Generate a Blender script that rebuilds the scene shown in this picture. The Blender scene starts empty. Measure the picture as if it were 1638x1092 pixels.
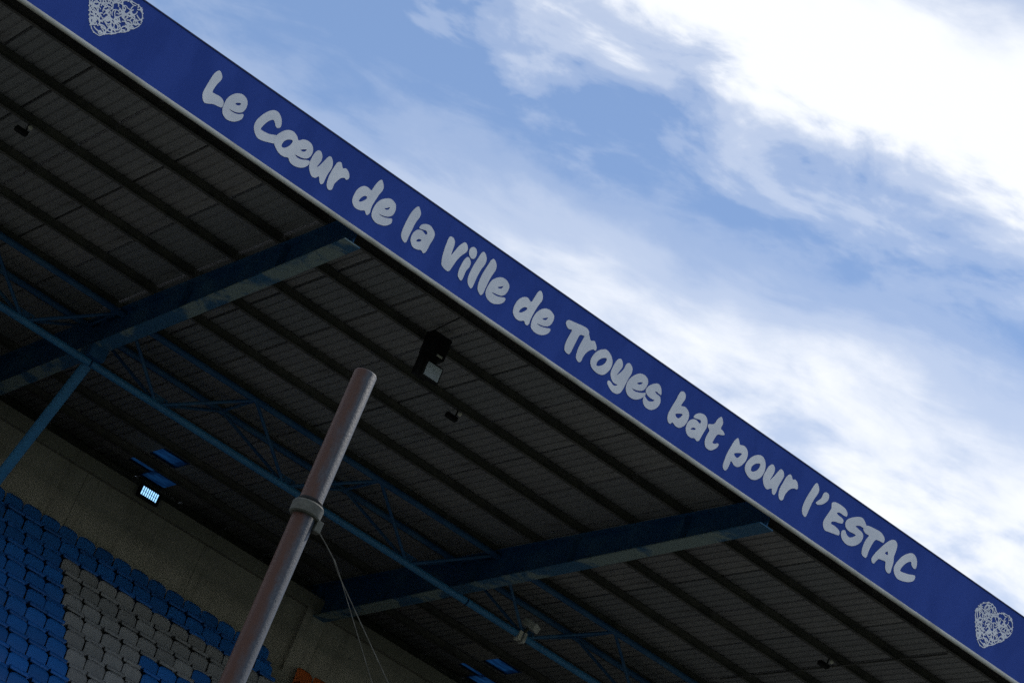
import bpy, bmesh, math, random
import numpy as np
from mathutils import Vector, Matrix

scene = bpy.context.scene
COL = scene.collection
rnd = random.Random(10)
EYE = 1.7                      # camera height above the pitch; heights below are written EYE + height over the lens

# ------------------------------------------------------------------ camera
AX_R = Vector((0.75752152, -0.55731459, 0.33994352))
AX_U = Vector((-0.51920529, -0.19869863, 0.83123084))
AX_F = Vector((0.39571076, 0.80617572, 0.43987918))
cam_d = bpy.data.cameras.new('camera')
cam = bpy.data.objects.new('camera', cam_d); COL.objects.link(cam)
cam.matrix_world = Matrix(((AX_R.x, AX_U.x, -AX_F.x, 0), (AX_R.y, AX_U.y, -AX_F.y, 0), (AX_R.z, AX_U.z, -AX_F.z, EYE), (0, 0, 0, 1)))
cam_d.sensor_fit = 'HORIZONTAL'; cam_d.sensor_width = 36.0
cam_d.lens = 4603.37 / 1638 * 36.0
cam_d.clip_start = 0.1; cam_d.clip_end = 6000
scene.camera = cam

# ------------------------------------------------------------------ sky, sun, exposure
SUN_ELEV, SUN_AZ = math.radians(50), math.radians(68)      # azimuth from +Y (behind the stand) towards +X
sun_dir = Vector((math.sin(SUN_AZ) * math.cos(SUN_ELEV), math.cos(SUN_AZ) * math.cos(SUN_ELEV), math.sin(SUN_ELEV)))
sun_l = bpy.data.lights.new('sun', 'SUN'); sun_l.energy = 2.0; sun_l.angle = math.radians(0.6); sun_l.color = (1.0, 0.95, 0.88)
sun = bpy.data.objects.new('sun', sun_l); COL.objects.link(sun)
sun.rotation_euler = (-sun_dir).to_track_quat('-Z', 'Y').to_euler()
sun.location = (0, 0, 60)

world = bpy.data.worlds.new('World'); scene.world = world; world.use_nodes = True
wn, wl = world.node_tree.nodes, world.node_tree.links
wn.clear()
def W(t, **kw):
    n = wn.new(t)
    for k, v in kw.items(): setattr(n, k, v)
    return n
def wmath(op, a, b=None, c=None, clamp=False):
    n = W('ShaderNodeMath', operation=op, use_clamp=clamp)
    for i, v in enumerate((a, b, c)):
        if v is None: continue
        if isinstance(v, (int, float)): n.inputs[i].default_value = v
        else: wl.new(v, n.inputs[i])
    return n.outputs[0]
tc = W('ShaderNodeTexCoord')
def wdot(vec):
    n = W('ShaderNodeVectorMath', operation='DOT_PRODUCT'); n.inputs[1].default_value = vec
    wl.new(tc.outputs['Generated'], n.inputs[0]); return n.outputs['Value']
S_AX = 0.914 * AX_R - 0.406 * AX_U      # along the cloud streaks
T_AX = 0.406 * AX_R + 0.914 * AX_U      # across them
s_, t_, w_ = wdot(S_AX), wdot(T_AX), wdot(AX_F)
def noise(ks, kt, kw, scale, detail, rough, dist=0.0, off=0.0):
    cx = W('ShaderNodeCombineXYZ')
    wl.new(wmath('MULTIPLY_ADD', s_, ks, off), cx.inputs[0]); wl.new(wmath('MULTIPLY', t_, kt), cx.inputs[1]); wl.new(wmath('MULTIPLY', w_, kw), cx.inputs[2])
    n = W('ShaderNodeTexNoise'); n.inputs['Scale'].default_value = scale; n.inputs['Detail'].default_value = detail
    n.inputs['Roughness'].default_value = rough; n.inputs['Distortion'].default_value = dist
    wl.new(cx.outputs[0], n.inputs['Vector']); return n.outputs[0]
big = wmath('SUBTRACT', noise(1.0, 1.6, 1.0, 11.0, 3.0, 0.5, 0.1, 17.7), 0.5)
mid = wmath('SUBTRACT', noise(1.0, 2.1, 1.0, 22.0, 9.0, 0.55, 0.25, 14.2), 0.5)
fine = wmath('SUBTRACT', noise(1.0, 1.5, 1.0, 80.0, 6.0, 0.6, 0.2, 3.1), 0.5)
streak = wmath('SUBTRACT', noise(1.0, 3.0, 1.0, 17.0, 8.0, 0.58, 0.5, 13.39), 0.5)
tw = wmath('MULTIPLY_ADD', mid, 0.065, t_)
tw = wmath('MULTIPLY_ADD', big, 0.05, tw)
wave = wmath('COSINE', wmath('MULTIPLY', wmath('SUBTRACT', tw, 0.016), 2 * math.pi / 0.122))
wave2 = wmath('SINE', wmath('MULTIPLY_ADD', s_, 8.0, -0.2))
wave3 = wmath('SINE', wmath('MULTIPLY', wmath('SUBTRACT', t_, 0.06), 10.0))
dens = wmath('MULTIPLY_ADD', wave, 0.38, 0.385)
dens = wmath('MULTIPLY_ADD', wave2, 0.14, dens)
dens = wmath('MULTIPLY_ADD', wave3, 0.25, dens)
dens = wmath('MULTIPLY_ADD', mid, 0.95, dens)
dens = wmath('MULTIPLY_ADD', streak, 0.5, dens)
dens = wmath('MULTIPLY_ADD', fine, 0.15, dens)
ramp = W('ShaderNodeValToRGB'); ramp.color_ramp.interpolation = 'EASE'
ramp.color_ramp.elements[0].position = 0.0; ramp.color_ramp.elements[0].color = (0.04,) * 3 + (1,)
ramp.color_ramp.elements[1].position = 0.88; ramp.color_ramp.elements[1].color = (1, 1, 1, 1)
e = ramp.color_ramp.elements.new(0.42); e.color = (0.40,) * 3 + (1,)
e = ramp.color_ramp.elements.new(0.18); e.color = (0.20,) * 3 + (1,)
wl.new(dens, ramp.inputs[0])
sky = W('ShaderNodeTexSky', sky_type='NISHITA'); sky.sun_disc = False
sky.sun_elevation = SUN_ELEV; sky.sun_rotation = SUN_AZ; sky.altitude = 100; sky.air_density = 1.0; sky.dust_density = 0.15; sky.ozone_density = 4.0
bg_sky = W('ShaderNodeBackground'); wl.new(sky.outputs[0], bg_sky.inputs[0]); bg_sky.inputs[1].default_value = 0.13
bg_cloud = W('ShaderNodeBackground'); bg_cloud.inputs[0].default_value = (0.92, 0.95, 1.0, 1); bg_cloud.inputs[1].default_value = 1.08
mixw = W('ShaderNodeMixShader'); wl.new(ramp.outputs[0], mixw.inputs[0]); wl.new(bg_sky.outputs[0], mixw.inputs[1]); wl.new(bg_cloud.outputs[0], mixw.inputs[2])
wo = W('ShaderNodeOutputWorld'); wl.new(mixw.outputs[0], wo.inputs[0])

vs = scene.view_settings
vs.view_transform = 'Standard'; vs.look = 'None'; vs.exposure = 0.0; vs.gamma = 1.0; vs.use_curve_mapping = False
scene.cycles.max_bounces = 6; scene.cycles.diffuse_bounces = 4
scene.cycles.use_denoising = False

# ------------------------------------------------------------------ materials
def material(name):
    m = bpy.data.materials.new(name); m.use_nodes = True
    nt = m.node_tree; nt.nodes.clear()
    out = nt.nodes.new('ShaderNodeOutputMaterial'); b = nt.nodes.new('ShaderNodeBsdfPrincipled')
    nt.links.new(b.outputs[0], out.inputs[0])
    return m, nt, b
def node(nt, t, inputs=None, **kw):
    n = nt.nodes.new(t)
    for k, v in kw.items(): setattr(n, k, v)
    for k, v in (inputs or {}).items():
        if hasattr(v, 'links'): nt.links.new(v, n.inputs[k])
        else: n.inputs[k].default_value = v
    return n
def rgba(c): return (c[0], c[1], c[2], 1.0)
def tex_noise(nt, scale, detail=5.0, rough=0.6, stretch=(1, 1, 1), coord='Object', dist=0.0):
    co = node(nt, 'ShaderNodeTexCoord')
    mp = node(nt, 'ShaderNodeMapping', {'Vector': co.outputs[coord], 'Scale': stretch})
    return node(nt, 'ShaderNodeTexNoise', {'Vector': mp.outputs[0], 'Scale': scale, 'Detail': detail, 'Roughness': rough, 'Distortion': dist}).outputs[0]
def ramp2(nt, fac, a, b):
    r = node(nt, 'ShaderNodeMapRange', {'Value': fac, 'From Min': a, 'From Max': b}); r.interpolation_type = 'SMOOTHSTEP'
    return r.outputs[0]
def mixc(nt, fac, a, b):
    n = node(nt, 'ShaderNodeMix', data_type='RGBA')
    for sock, v in ((n.inputs[0], fac), (n.inputs[6], a), (n.inputs[7], b)):
        if hasattr(v, 'links'): nt.links.new(v, sock)
        else: sock.default_value = v if isinstance(v, float) else rgba(v)
    return n.outputs[2]
def simple(name, c1, c2, scale=3.0, rough=0.6, metal=0.0, bump=0.0, bscale=40.0, stretch=(1, 1, 1), lo=0.35, hi=0.65, vary=0.0, spec=0.5):
    m, nt, b = material(name)
    col = mixc(nt, ramp2(nt, tex_noise(nt, scale, stretch=stretch), lo, hi), c1, c2)
    if vary:
        oi = node(nt, 'ShaderNodeObjectInfo')
        hs = node(nt, 'ShaderNodeHueSaturation', {'Color': col, 'Value': node(nt, 'ShaderNodeMapRange', {'Value': oi.outputs['Random'], 'To Min': 1 - vary, 'To Max': 1 + vary}).outputs[0]})
        col = hs.outputs[0]
    nt.links.new(col, b.inputs['Base Color'])
    b.inputs['Roughness'].default_value = rough; b.inputs['Metallic'].default_value = metal
    b.inputs['Specular IOR Level'].default_value = spec
    if bump:
        bp = node(nt, 'ShaderNodeBump', {'Height': tex_noise(nt, bscale, 6.0, 0.65), 'Strength': bump, 'Distance': 0.02})
        nt.links.new(bp.outputs[0], b.inputs['Normal'])
    return m

M = {}
M['fascia'] = simple('blue_board_paint', (0.008, 0.040, 0.25), (0.015, 0.052, 0.29), 2.2, 0.55, stretch=(1, 1, 0.35), bump=0.06, bscale=2.5, spec=0.22)
M['cap'] = simple('dark_blue_edge', (0.006, 0.014, 0.07), (0.01, 0.02, 0.09), 2.0, 0.5)
M['letter'] = simple('white_vinyl', (0.58, 0.60, 0.66), (0.72, 0.73, 0.77), 1.7, 0.6, spec=0.3, lo=0.3, hi=0.7)
M['trim'] = simple('weathered_white_trim', (0.50, 0.49, 0.45), (0.27, 0.26, 0.21), 1.6, 0.55, stretch=(1, 4, 4), lo=0.4, hi=0.75, bump=0.06, bscale=20)
M['blue_steel'] = simple('blue_painted_steel', (0.014, 0.082, 0.21), (0.055, 0.145, 0.26), 1.6, 0.5, bump=0.08, bscale=14, spec=0.35, lo=0.4, hi=0.75)
M['blue_tube'] = simple('light_blue_painted_tube', (0.025, 0.15, 0.34), (0.035, 0.19, 0.40), 1.5, 0.45, bump=0.04, bscale=30)
M['purlin'] = simple('dark_galvanised_purlin', (0.058, 0.057, 0.053), (0.10, 0.094, 0.082), 2.0, 0.7)
M['black'] = simple('black_powder_coat', (0.006, 0.006, 0.007), (0.011, 0.011, 0.012), 5.0, 0.6, spec=0.2)
M['pale'] = simple('pale_grey_housing', (0.50, 0.50, 0.47), (0.38, 0.38, 0.35), 6.0, 0.5)
M['knob'] = simple('cream_lamp_cap', (0.62, 0.6, 0.52), (0.5, 0.48, 0.42), 8.0, 0.5)
M['glass_flood'] = simple('frosted_floodlight_glass', (0.42, 0.47, 0.53), (0.34, 0.39, 0.45), 5.0, 0.25, spec=0.6)
M['collar'] = simple('weathered_clamp', (0.095, 0.096, 0.08), (0.05, 0.051, 0.041), 14.0, 0.7, bump=0.3, bscale=40)
M['rope'] = simple('old_rope', (0.13, 0.125, 0.11), (0.07, 0.065, 0.055), 30.0, 0.9)
M['peg'] = simple('steel_peg', (0.18, 0.18, 0.18), (0.1, 0.09, 0.08), 10.0, 0.5, metal=0.6)
M['seat_blue'] = simple('blue_seat_plastic', (0.010, 0.10, 0.38), (0.016, 0.13, 0.44), 1.5, 0.45, vary=0.2, spec=0.4)
M['seat_grey'] = simple('grey_seat_plastic', (0.19, 0.19, 0.20), (0.265, 0.26, 0.265), 2.5, 0.55, vary=0.16, spec=0.4)
M['seat_orange'] = simple('orange_seat_plastic', (0.40, 0.085, 0.015), (0.46, 0.10, 0.02), 1.5, 0.45, vary=0.1)
M['bracket'] = simple('seat_bracket_steel', (0.10, 0.10, 0.10), (0.07, 0.07, 0.07), 5.0, 0.5)
M['rear'] = simple('dark_rear_cladding', (0.06, 0.06, 0.058), (0.09, 0.088, 0.08), 1.0, 0.7)
M['grass'] = simple('pitch_grass', (0.038, 0.055, 0.022), (0.05, 0.07, 0.03), 0.6, 0.9, bump=0.3, bscale=20)

M['asphalt'] = simple('worn_asphalt', (0.055, 0.055, 0.056), (0.08, 0.078, 0.075), 0.8, 0.9, bump=0.3, bscale=60)

# concrete: mottled, streaked down the face
def concrete(name, c1, c2, c3):
    m, nt, b = material(name)
    col = mixc(nt, ramp2(nt, tex_noise(nt, 0.9, 6, 0.65), 0.35, 0.7), c1, c2)
    streak = ramp2(nt, tex_noise(nt, 2.2, 5, 0.7, (1.6, 1.6, 0.16)), 0.52, 0.8)
    col = mixc(nt, streak, col, c3)
    nt.links.new(col, b.inputs['Base Color']); b.inputs['Roughness'].default_value = 0.9
    bp = node(nt, 'ShaderNodeBump', {'Height': tex_noise(nt, 16, 8, 0.7), 'Strength': 0.15, 'Distance': 0.02})
    nt.links.new(bp.outputs[0], b.inputs['Normal'])
    return m
M['concrete'] = concrete('aged_concrete', (0.36, 0.335, 0.29), (0.28, 0.26, 0.225), (0.16, 0.15, 0.13))
M['coping'] = concrete('coping_concrete', (0.24, 0.23, 0.19), (0.19, 0.18, 0.15), (0.10, 0.10, 0.08))
M['terrace'] = concrete('terrace_concrete', (0.30, 0.285, 0.24), (0.23, 0.22, 0.185), (0.14, 0.13, 0.11))

# galvanised roof sheet, each sheet a slightly different grey
m, nt, b = material('galvanised_sheet')
oi = node(nt, 'ShaderNodeObjectInfo')
col = mixc(nt, ramp2(nt, tex_noise(nt, 0.7, 5, 0.6, (1, 0.35, 1)), 0.3, 0.7), (0.225, 0.215, 0.215), (0.31, 0.298, 0.285))
col = mixc(nt, oi.outputs['Random'], col, (0.215, 0.222, 0.225))
dirt = ramp2(nt, tex_noise(nt, 2.4, 6, 0.7, (1.5, 0.3, 1)), 0.55, 0.8)
col = mixc(nt, dirt, col, (0.12, 0.11, 0.098))
nt.links.new(col, b.inputs['Base Color']); b.inputs['Roughness'].default_value = 0.65; b.inputs['Specular IOR Level'].default_value = 0.3
M['sheet'] = m

# translucent blue rooflight
m = bpy.data.materials.new('blue_rooflight'); m.use_nodes = True; nt = m.node_tree; nt.nodes.clear()
o = nt.nodes.new('ShaderNodeOutputMaterial'); tr = nt.nodes.new('ShaderNodeBsdfTranslucent'); df = nt.nodes.new('ShaderNodeBsdfDiffuse')
cn = mixc(nt, ramp2(nt, tex_noise(nt, 3, 5, 0.7, (1, 3, 1)), 0.35, 0.7), (0.002, 0.012, 0.042), (0.006, 0.036, 0.10))
nt.links.new(cn, tr.inputs[0]); df.inputs[0].default_value = (0.02, 0.08, 0.2, 1)
mx = nt.nodes.new('ShaderNodeMixShader'); mx.inputs[0].default_value = 0.3
nt.links.new(tr.outputs[0], mx.inputs[1]); nt.links.new(df.outputs[0], mx.inputs[2]); nt.links.new(mx.outputs[0], o.inputs[0])
M['rooflight'] = m

# blue flange with worn, faded paint
m, nt, b = material('worn_blue_flange')
col = mixc(nt, ramp2(nt, tex_noise(nt, 0.8, 6, 0.62, (1.0, 1.0, 1.0), dist=0.3), 0.46, 0.55), (0.035, 0.13, 0.25), (0.23, 0.30, 0.29))
nt.links.new(col, b.inputs['Base Color']); b.inputs['Roughness'].default_value = 0.6
M['flange'] = m

# rusty galvanised pole
m, nt, b = material('rusty_galvanised_pole')
co = node(nt, 'ShaderNodeTexCoord'); sx = node(nt, 'ShaderNodeSeparateXYZ', {'Vector': co.outputs['Object']})
n1 = tex_noise(nt, 9, 8, 0.7, (1, 1, 0.35)); n2 = tex_noise(nt, 60, 6, 0.7)
side = node(nt, 'ShaderNodeMath', {0: sx.outputs[0], 1: -5.5, 2: n1}, operation='MULTIPLY_ADD').outputs[0]
col = mixc(nt, ramp2(nt, n2, 0.3, 0.75), (0.028, 0.035, 0.046), (0.056, 0.064, 0.08))
col = mixc(nt, ramp2(nt, side, 0.45, 0.80), col, (0.052, 0.019, 0.010))
col = mixc(nt, ramp2(nt, n1, 0.62, 0.74), col, (0.035, 0.018, 0.014))
nt.links.new(col, b.inputs['Base Color']); b.inputs['Roughness'].default_value = 0.5; b.inputs['Metallic'].default_value = 0.0; b.inputs['Specular IOR Level'].default_value = 0.25
bp = node(nt, 'ShaderNodeBump', {'Height': n2, 'Strength': 0.5, 'Distance': 0.004}); nt.links.new(bp.outputs[0], b.inputs['Normal'])
M['pole'] = m

# lit diode
m = bpy.data.materials.new('lit_diode'); m.use_nodes = True; nt = m.node_tree; nt.nodes.clear()
o = nt.nodes.new('ShaderNodeOutputMaterial'); em = nt.nodes.new('ShaderNodeEmission')
em.inputs[0].default_value = (0.30, 0.62, 1.0, 1); em.inputs[1].default_value = 1.6
nt.links.new(em.outputs[0], o.inputs[0]); M['diode'] = m

# ------------------------------------------------------------------ mesh helpers
def finish(bm, name, mat, parent=None, smooth=False):
    bmesh.ops.recalc_face_normals(bm, faces=bm.faces)
    me = bpy.data.meshes.new(name); bm.to_mesh(me); bm.free()
    if smooth:
        for p in me.polygons: p.use_smooth = True
    return place(me, name, mat, parent)
def place(me, name, mat=None, parent=None):
    if mat is not None and not me.materials: me.materials.append(M[mat])
    ob = bpy.data.objects.new(name, me); COL.objects.link(ob)
    if parent is not None: ob.parent = parent
    return ob
def box(bm, x0, x1, y0, y1, z0, z1, bev=0.0):
    r = bmesh.ops.create_cube(bm, size=1.0)
    for v in r['verts']:
        v.co = Vector((x0 + (v.co.x + .5) * (x1 - x0), y0 + (v.co.y + .5) * (y1 - y0), z0 + (v.co.z + .5) * (z1 - z0)))
    if bev:
        ed = list({e for v in r['verts'] for e in v.link_edges})
        bmesh.ops.bevel(bm, geom=ed, offset=bev, segments=2, affect='EDGES', profile=0.6)
def tube(bm, a, b, r, n=12, r2=None):
    a, b = Vector(a), Vector(b); d = b - a; L = d.length
    q = d.to_track_quat('Z', 'Y').to_matrix().to_4x4(); q.translation = (a + b) / 2
    return bmesh.ops.create_cone(bm, cap_ends=True, segments=n, radius1=r, radius2=r if r2 is None else r2, depth=L, matrix=q)
def extrude_profile(bm, prof, axis, a, b):
    """closed (p, q) profile swept along one axis from a to b; axis 'X': p=y q=z, 'Y': p=x q=z(offset func)"""
    n = len(prof)
    def pt(p, q, s): return (s, p, q) if axis == 'X' else (p, s, q)
    va = [bm.verts.new(pt(p, q, a)) for p, q in prof]; vb = [bm.verts.new(pt(p, q, b)) for p, q in prof]
    for i in range(n): bm.faces.new((va[i], va[(i + 1) % n], vb[(i + 1) % n], vb[i]))
    bm.faces.new(va); bm.faces.new(vb[::-1])
def empty(name, loc=(0, 0, 0)):
    o = bpy.data.objects.new(name, None); COL.objects.link(o); o.location = loc; o.empty_display_size = 0.2
    return o
def tag(o, label=None, cat=None, group=None, kind=None):
    if label: o['label'] = label
    if cat: o['category'] = cat
    if group: o['group'] = group
    if kind: o['kind'] = kind
    return o

# ------------------------------------------------------------------ main dimensions (metres)
YF = 37.37                                    # front face of the fascia board
X0, X1 = -11.81, 51.19                        # ends of the stand that are built
BEAMS = [-2.81, 6.19, 15.19, 24.19, 33.19, 42.19]
def beam_low(y): return EYE + 20.30 + 0.022 * (y - 37.4)
def beam_top(y): return EYE + 20.80 + 0.043 * (y - 37.4)
def sheet_z(y): return beam_top(y) + 0.20
YREAR = 57.6
YW, WTOP = 53.0, EYE + 21.08                  # concrete wall behind the seats
ROW_Y, ROW_Z, DY, DZ = 52.75, EYE + 19.453, 0.482, 0.465
COL_X, DX = 18.03, 0.445

# ------------------------------------------------------------------ ground
bm = bmesh.new()
vsq = [bm.verts.new(p) for p in ((-1500, -1500, 0), (1500, -1500, 0), (1500, 1500, 0), (-1500, 1500, 0))]
bm.faces.new(vsq)
tag(finish(bm, 'ground', 'grass'), kind='structure')

bm = bmesh.new()
vsq = [bm.verts.new(p) for p in ((-160, 9, 0.004), (190, 9, 0.004), (190, 60, 0.004), (-160, 60, 0.004))]
bm.faces.new(vsq)
tag(finish(bm, 'apron', 'asphalt'), kind='structure')

# terrace: concrete steps from the wall down to the ground
bm = bmesh.new()
tread0 = ROW_Z - 0.70
NR = int(tread0 / DZ)
prof = [(YREAR, 0.0), (YREAR, tread0 + DZ), ]
y, z = ROW_Y + 0.08, tread0 + DZ
prof = [(YW + 0.40, -0.2), (YW + 0.40, z), (y, z)]
for r in range(NR + 1):
    z -= DZ; prof.append((y, max(z, 0.02)))
    y -= DY; prof.append((y, max(z, 0.02)))
prof.append((y, -0.2))
extrude_profile(bm, prof, 'X', X0, X1)
bmesh.ops.triangulate(bm, faces=[f for f in bm.faces if len(f.verts) > 4])
tag(finish(bm, 'terrace', 'terrace'), kind='structure')

# ------------------------------------------------------------------ concrete wall behind the top row
wall = empty('concrete_wall', (24.19, YW, 0))
tag(wall, 'plain concrete wall with a darker coping behind the top seat row', 'wall')
def wpart(name, mat, *bxs, bev=0.0):
    bm = bmesh.new()
    for b_ in bxs: box(bm, *b_, bev)
    o = finish(bm, name, mat); o.parent = wall; o.matrix_parent_inverse = Matrix.Translation((-24.19, -YW, 0)); return o
edges = [X0] + BEAMS + [X1]
for a, b_ in zip(edges[:-1], edges[1:]):
    for q_ in range(3):
        xa_, xb_ = a + (b_ - a) * q_ / 3, a + (b_ - a) * (q_ + 1) / 3
        wpart('wall_panel', 'concrete', (xa_ + 0.006, xb_ - 0.006, YW + rnd.uniform(0, 0.008), YW + 0.30, tread0 + 0.2, WTOP - 0.30))
    wpart('coping', 'coping', (a + 0.006, b_ - 0.006, YW - 0.14, YW + 0.34, WTOP - 0.30, WTOP), bev=0.02)
for xb in BEAMS:
    wpart('pilaster', 'concrete', (xb - 0.32, xb + 0.20, YW - 0.13, YW + 0.1, tread0 + 0.3, WTOP - 0.302), bev=0.015)

# rear cladding that closes the stand behind the wall
bm = bmesh.new()
pr = []
xx = X0
while xx < X1 - 0.01:
    pr += [(xx, YREAR), (xx + 0.16, YREAR), (xx + 0.19, YREAR + 0.04), (xx + 0.25, YREAR + 0.04), (xx + 0.28, YREAR)]
    xx += 0.30
lo = [bm.verts.new((p, q, -0.1)) for p, q in pr]; hi = [bm.verts.new((p, q, sheet_z(YREAR) - 0.02)) for p, q in pr]
for i in range(len(pr) - 1): bm.faces.new((lo[i], lo[i + 1], hi[i + 1], hi[i]))
o = finish(bm, 'rear_cladding', 'rear')
tag(o, 'dark ribbed metal cladding closing the stand behind the concrete wall', 'cladding')

# ------------------------------------------------------------------ roof: ribbed sheets on purlins
roof = empty('stand_roof', (24.19, YF, sheet_z(YF)))
tag(roof, 'grey ribbed metal roof over the seats, seen from below', 'roof')
def under(o, par):
    o.parent = par; o.matrix_parent_inverse = Matrix.Translation(-par.location); return o
SW = 1.125
def sheet_mesh(name, y0, y1, xa=0.0, xb=SW, ribs=6):
    """ribbed sheet, local x from xa to xb; y given in stand coordinates; grooves go upwards"""
    bm = bmesh.new(); pts = [(xa + 0.002, 0.10), (xa + 0.024, 0.10), (xa + 0.036, 0.0)]
    step = (xb - xa) / ribs
    for k in range(ribs):
        c = xa + (k + 1) * step
        if k < ribs - 1: pts += [(c - 0.024, 0.0), (c - 0.012, 0.020), (c + 0.012, 0.020), (c + 0.024, 0.0)]
        else: pts += [(c - 0.024, 0.0), (c - 0.014, 0.10), (c - 0.002, 0.10)]
    segs = max(1, int((y1 - y0) / 5))
    rows = []
    for j in range(segs + 1):
        yy = y0 + (y1 - y0) * j / segs
        rows.append([[bm.verts.new((p, yy, sheet_z(yy) + q + t)) for p, q in pts] for t in (0.0, 0.004)])
    for j in range(segs):
        for t in (0, 1):
            for i in range(len(pts) - 1):
                bm.faces.new((rows[j][t][i], rows[j][t][i + 1], rows[j + 1][t][i + 1], rows[j + 1][t][i]))
    for j in (0, segs):
        for i in range(len(pts) - 1): bm.faces.new((rows[j][0][i], rows[j][0][i + 1], rows[j][1][i + 1], rows[j][1][i]))
    bmesh.ops.recalc_face_normals(bm, faces=bm.faces)
    me = bpy.data.meshes.new(name); bm.to_mesh(me); bm.free(); return me
YA, YL = YF + 0.17, 47.3          # front edge, end lap between the two lengths
front_me = sheet_mesh('roof_sheet', YA, YL + 0.15)
rear_me = sheet_mesh('roof_sheet', YL, YREAR)
lights_a = [(51.80, 52.28), (53.15, 53.30)]            # openings for rooflights in the two kinds of sheet
lights_b = [(53.20, 53.78), (54.28, 54.62)]
def rear_cut(cuts):
    ys = [YL] + [v for c in cuts for v in c] + [YREAR]
    return [sheet_mesh('roof_sheet', ys[i], ys[i + 1]) for i in range(0, len(ys), 2)]
rear_a, rear_b = rear_cut(lights_a), rear_cut(lights_b)
xs0 = 10.58 - SW * 20
k = 0
sheet_xs = []
xk = xs0
while xk < X1:
    if xk >= X0 - 0.3: sheet_xs.append(xk)
    xk += SW
for xk in sheet_xs:
    bay = round((xk - 18.455) / 9.0 * 8) % 8
    o = place(front_me, 'roof_sheet', 'sheet'); o.location = (xk + rnd.uniform(-0.006, 0.006), 0, rnd.uniform(0, 0.016)); under(o, roof)
    parts = rear_a if bay == 0 else rear_b if bay == 1 else [rear_me]
    for me in parts:
        o = place(me, 'roof_sheet', 'sheet'); o.location = (xk, 0, 0.014); under(o, roof)
    if bay in (0, 1):
        for (ya, yb) in (lights_a if bay == 0 else lights_b):
            xa, xb = (0.50, SW - 0.01) if bay == 0 else (0.01, 0.56)
            bm = bmesh.new()
            vv = [bm.verts.new((xk + px, py, sheet_z(py) - 0.006)) for px, py in ((xa - 0.07, ya - 0.14), (xb + 0.07, ya - 0.14), (xb + 0.07, yb + 0.14), (xa - 0.07, yb + 0.14))]
            bm.faces.new(vv); under(finish(bm, 'rooflight', 'rooflight'), roof)
            xa, xb, wl_, wr_ = (0.0, 0.50, 0.16, 0.03) if bay == 0 else (0.56, SW, 0.03, 0.16)
            bm = bmesh.new()
            vv = [bm.verts.new((xk + px, py, sheet_z(py) - 0.011)) for px, py in ((xa - wl_, ya - 0.16), (xb + wr_, ya - 0.16), (xb + wr_, yb + 0.16), (xa - wl_, yb + 0.16))]
            bm.faces.new(vv); under(finish(bm, 'light_stop_plate', 'sheet'), roof)  # filler plate added to stop sky light leaking past the cut sheet ends
PURLINS = [37.66, 38.55, 40.12, 41.70, 43.28, 44.86, 46.44, 48.02, 49.60, 51.18, 52.62, 54.1, 55.6, 57.2]
bm = bmesh.new()      # Z-shaped cold-formed purlin, one length
prf = [(-0.07, 0.0), (0.008, 0.0), (0.008, 0.182), (0.075, 0.182), (0.075, 0.19), (0.0, 0.19), (0.0, 0.008), (-0.07, 0.008)]
extrude_profile(bm, prf, 'X', X0, X1); bmesh.ops.recalc_face_normals(bm, faces=bm.faces)
purlin_me = bpy.data.meshes.new('purlin'); bm.to_mesh(purlin_me); bm.free()
for yp in PURLINS:
    o = place(purlin_me, 'purlin', 'purlin'); o.location = (0, yp, beam_top(yp) + 0.004); under(o, roof)

# ------------------------------------------------------------------ main roof beams
def make_beam(xb):
    root = empty('roof_beam', (xb, YF, beam_low(YF)))
    ya, yb = YF + 0.16, YW + 0.75
    t = 0.012
    bm = bmesh.new()
    vv = []
    for sx in (-t, t):
        vv.append([bm.verts.new((xb + sx, y, z)) for y, z in ((ya, beam_low(ya) + 0.02), (yb, beam_low(yb) + 0.02), (yb, beam_top(yb) - 0.02), (ya, beam_top(ya) - 0.02))])
    bm.faces.new(vv[0]); bm.faces.new(vv[1][::-1])
    for i in range(4): bm.faces.new((vv[0][i], vv[0][(i + 1) % 4], vv[1][(i + 1) % 4], vv[1][i]))
    web = under(finish(bm, 'web', 'blue_steel'), root)
    for nm, fz, mat, d in (('bottom_flange', beam_low, 'flange', (0.0, 0.022)), ('top_flange', beam_top, 'blue_steel', (-0.022, 0.0))):
        bm = bmesh.new(); hw = 0.15
        a = [bm.verts.new((xb + s * hw, ya, fz(ya) + dd)) for s, dd in ((-1, d[0]), (1, d[0]), (1, d[1]), (-1, d[1]))]
        b_ = [bm.verts.new((xb + s * hw, yb, fz(yb) + dd)) for s, dd in ((-1, d[0]), (1, d[0]), (1, d[1]), (-1, d[1]))]
        bm.faces.new(a); bm.faces.new(b_[::-1])
        for i in range(4): bm.faces.new((a[i], a[(i + 1) % 4], b_[(i + 1) % 4], b_[i]))
        under(finish(bm, nm, mat), root)
    for ys in (39.9, 43.4, 46.8, 50.2, 53.2):
        bm = bmesh.new()
        for s in (-1, 1):
            box(bm, xb + (0.013 if s > 0 else -0.138), xb + (0.138 if s > 0 else -0.013), ys - 0.008, ys + 0.008, beam_low(ys) + 0.024, beam_top(ys) - 0.026)
        finish(bm, 'stiffener', 'blue_steel', web)
    return root
beam_labels = ['deep blue steel roof beam two bays beyond the raking prop', 'deep blue steel roof beam in the bay before the raking prop',
               'deep blue steel roof beam with patchy worn flange, propped by the raking tube', 'deep blue steel roof beam ending over the concrete pilaster beyond the hanging loudspeaker',
               'deep blue steel roof beam past the orange seats', 'deep blue steel roof beam furthest past the orange seats']
for xb, lb in zip(BEAMS, beam_labels):
    tag(make_beam(xb), lb, 'beam', 'main roof beams of the stand')

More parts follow.
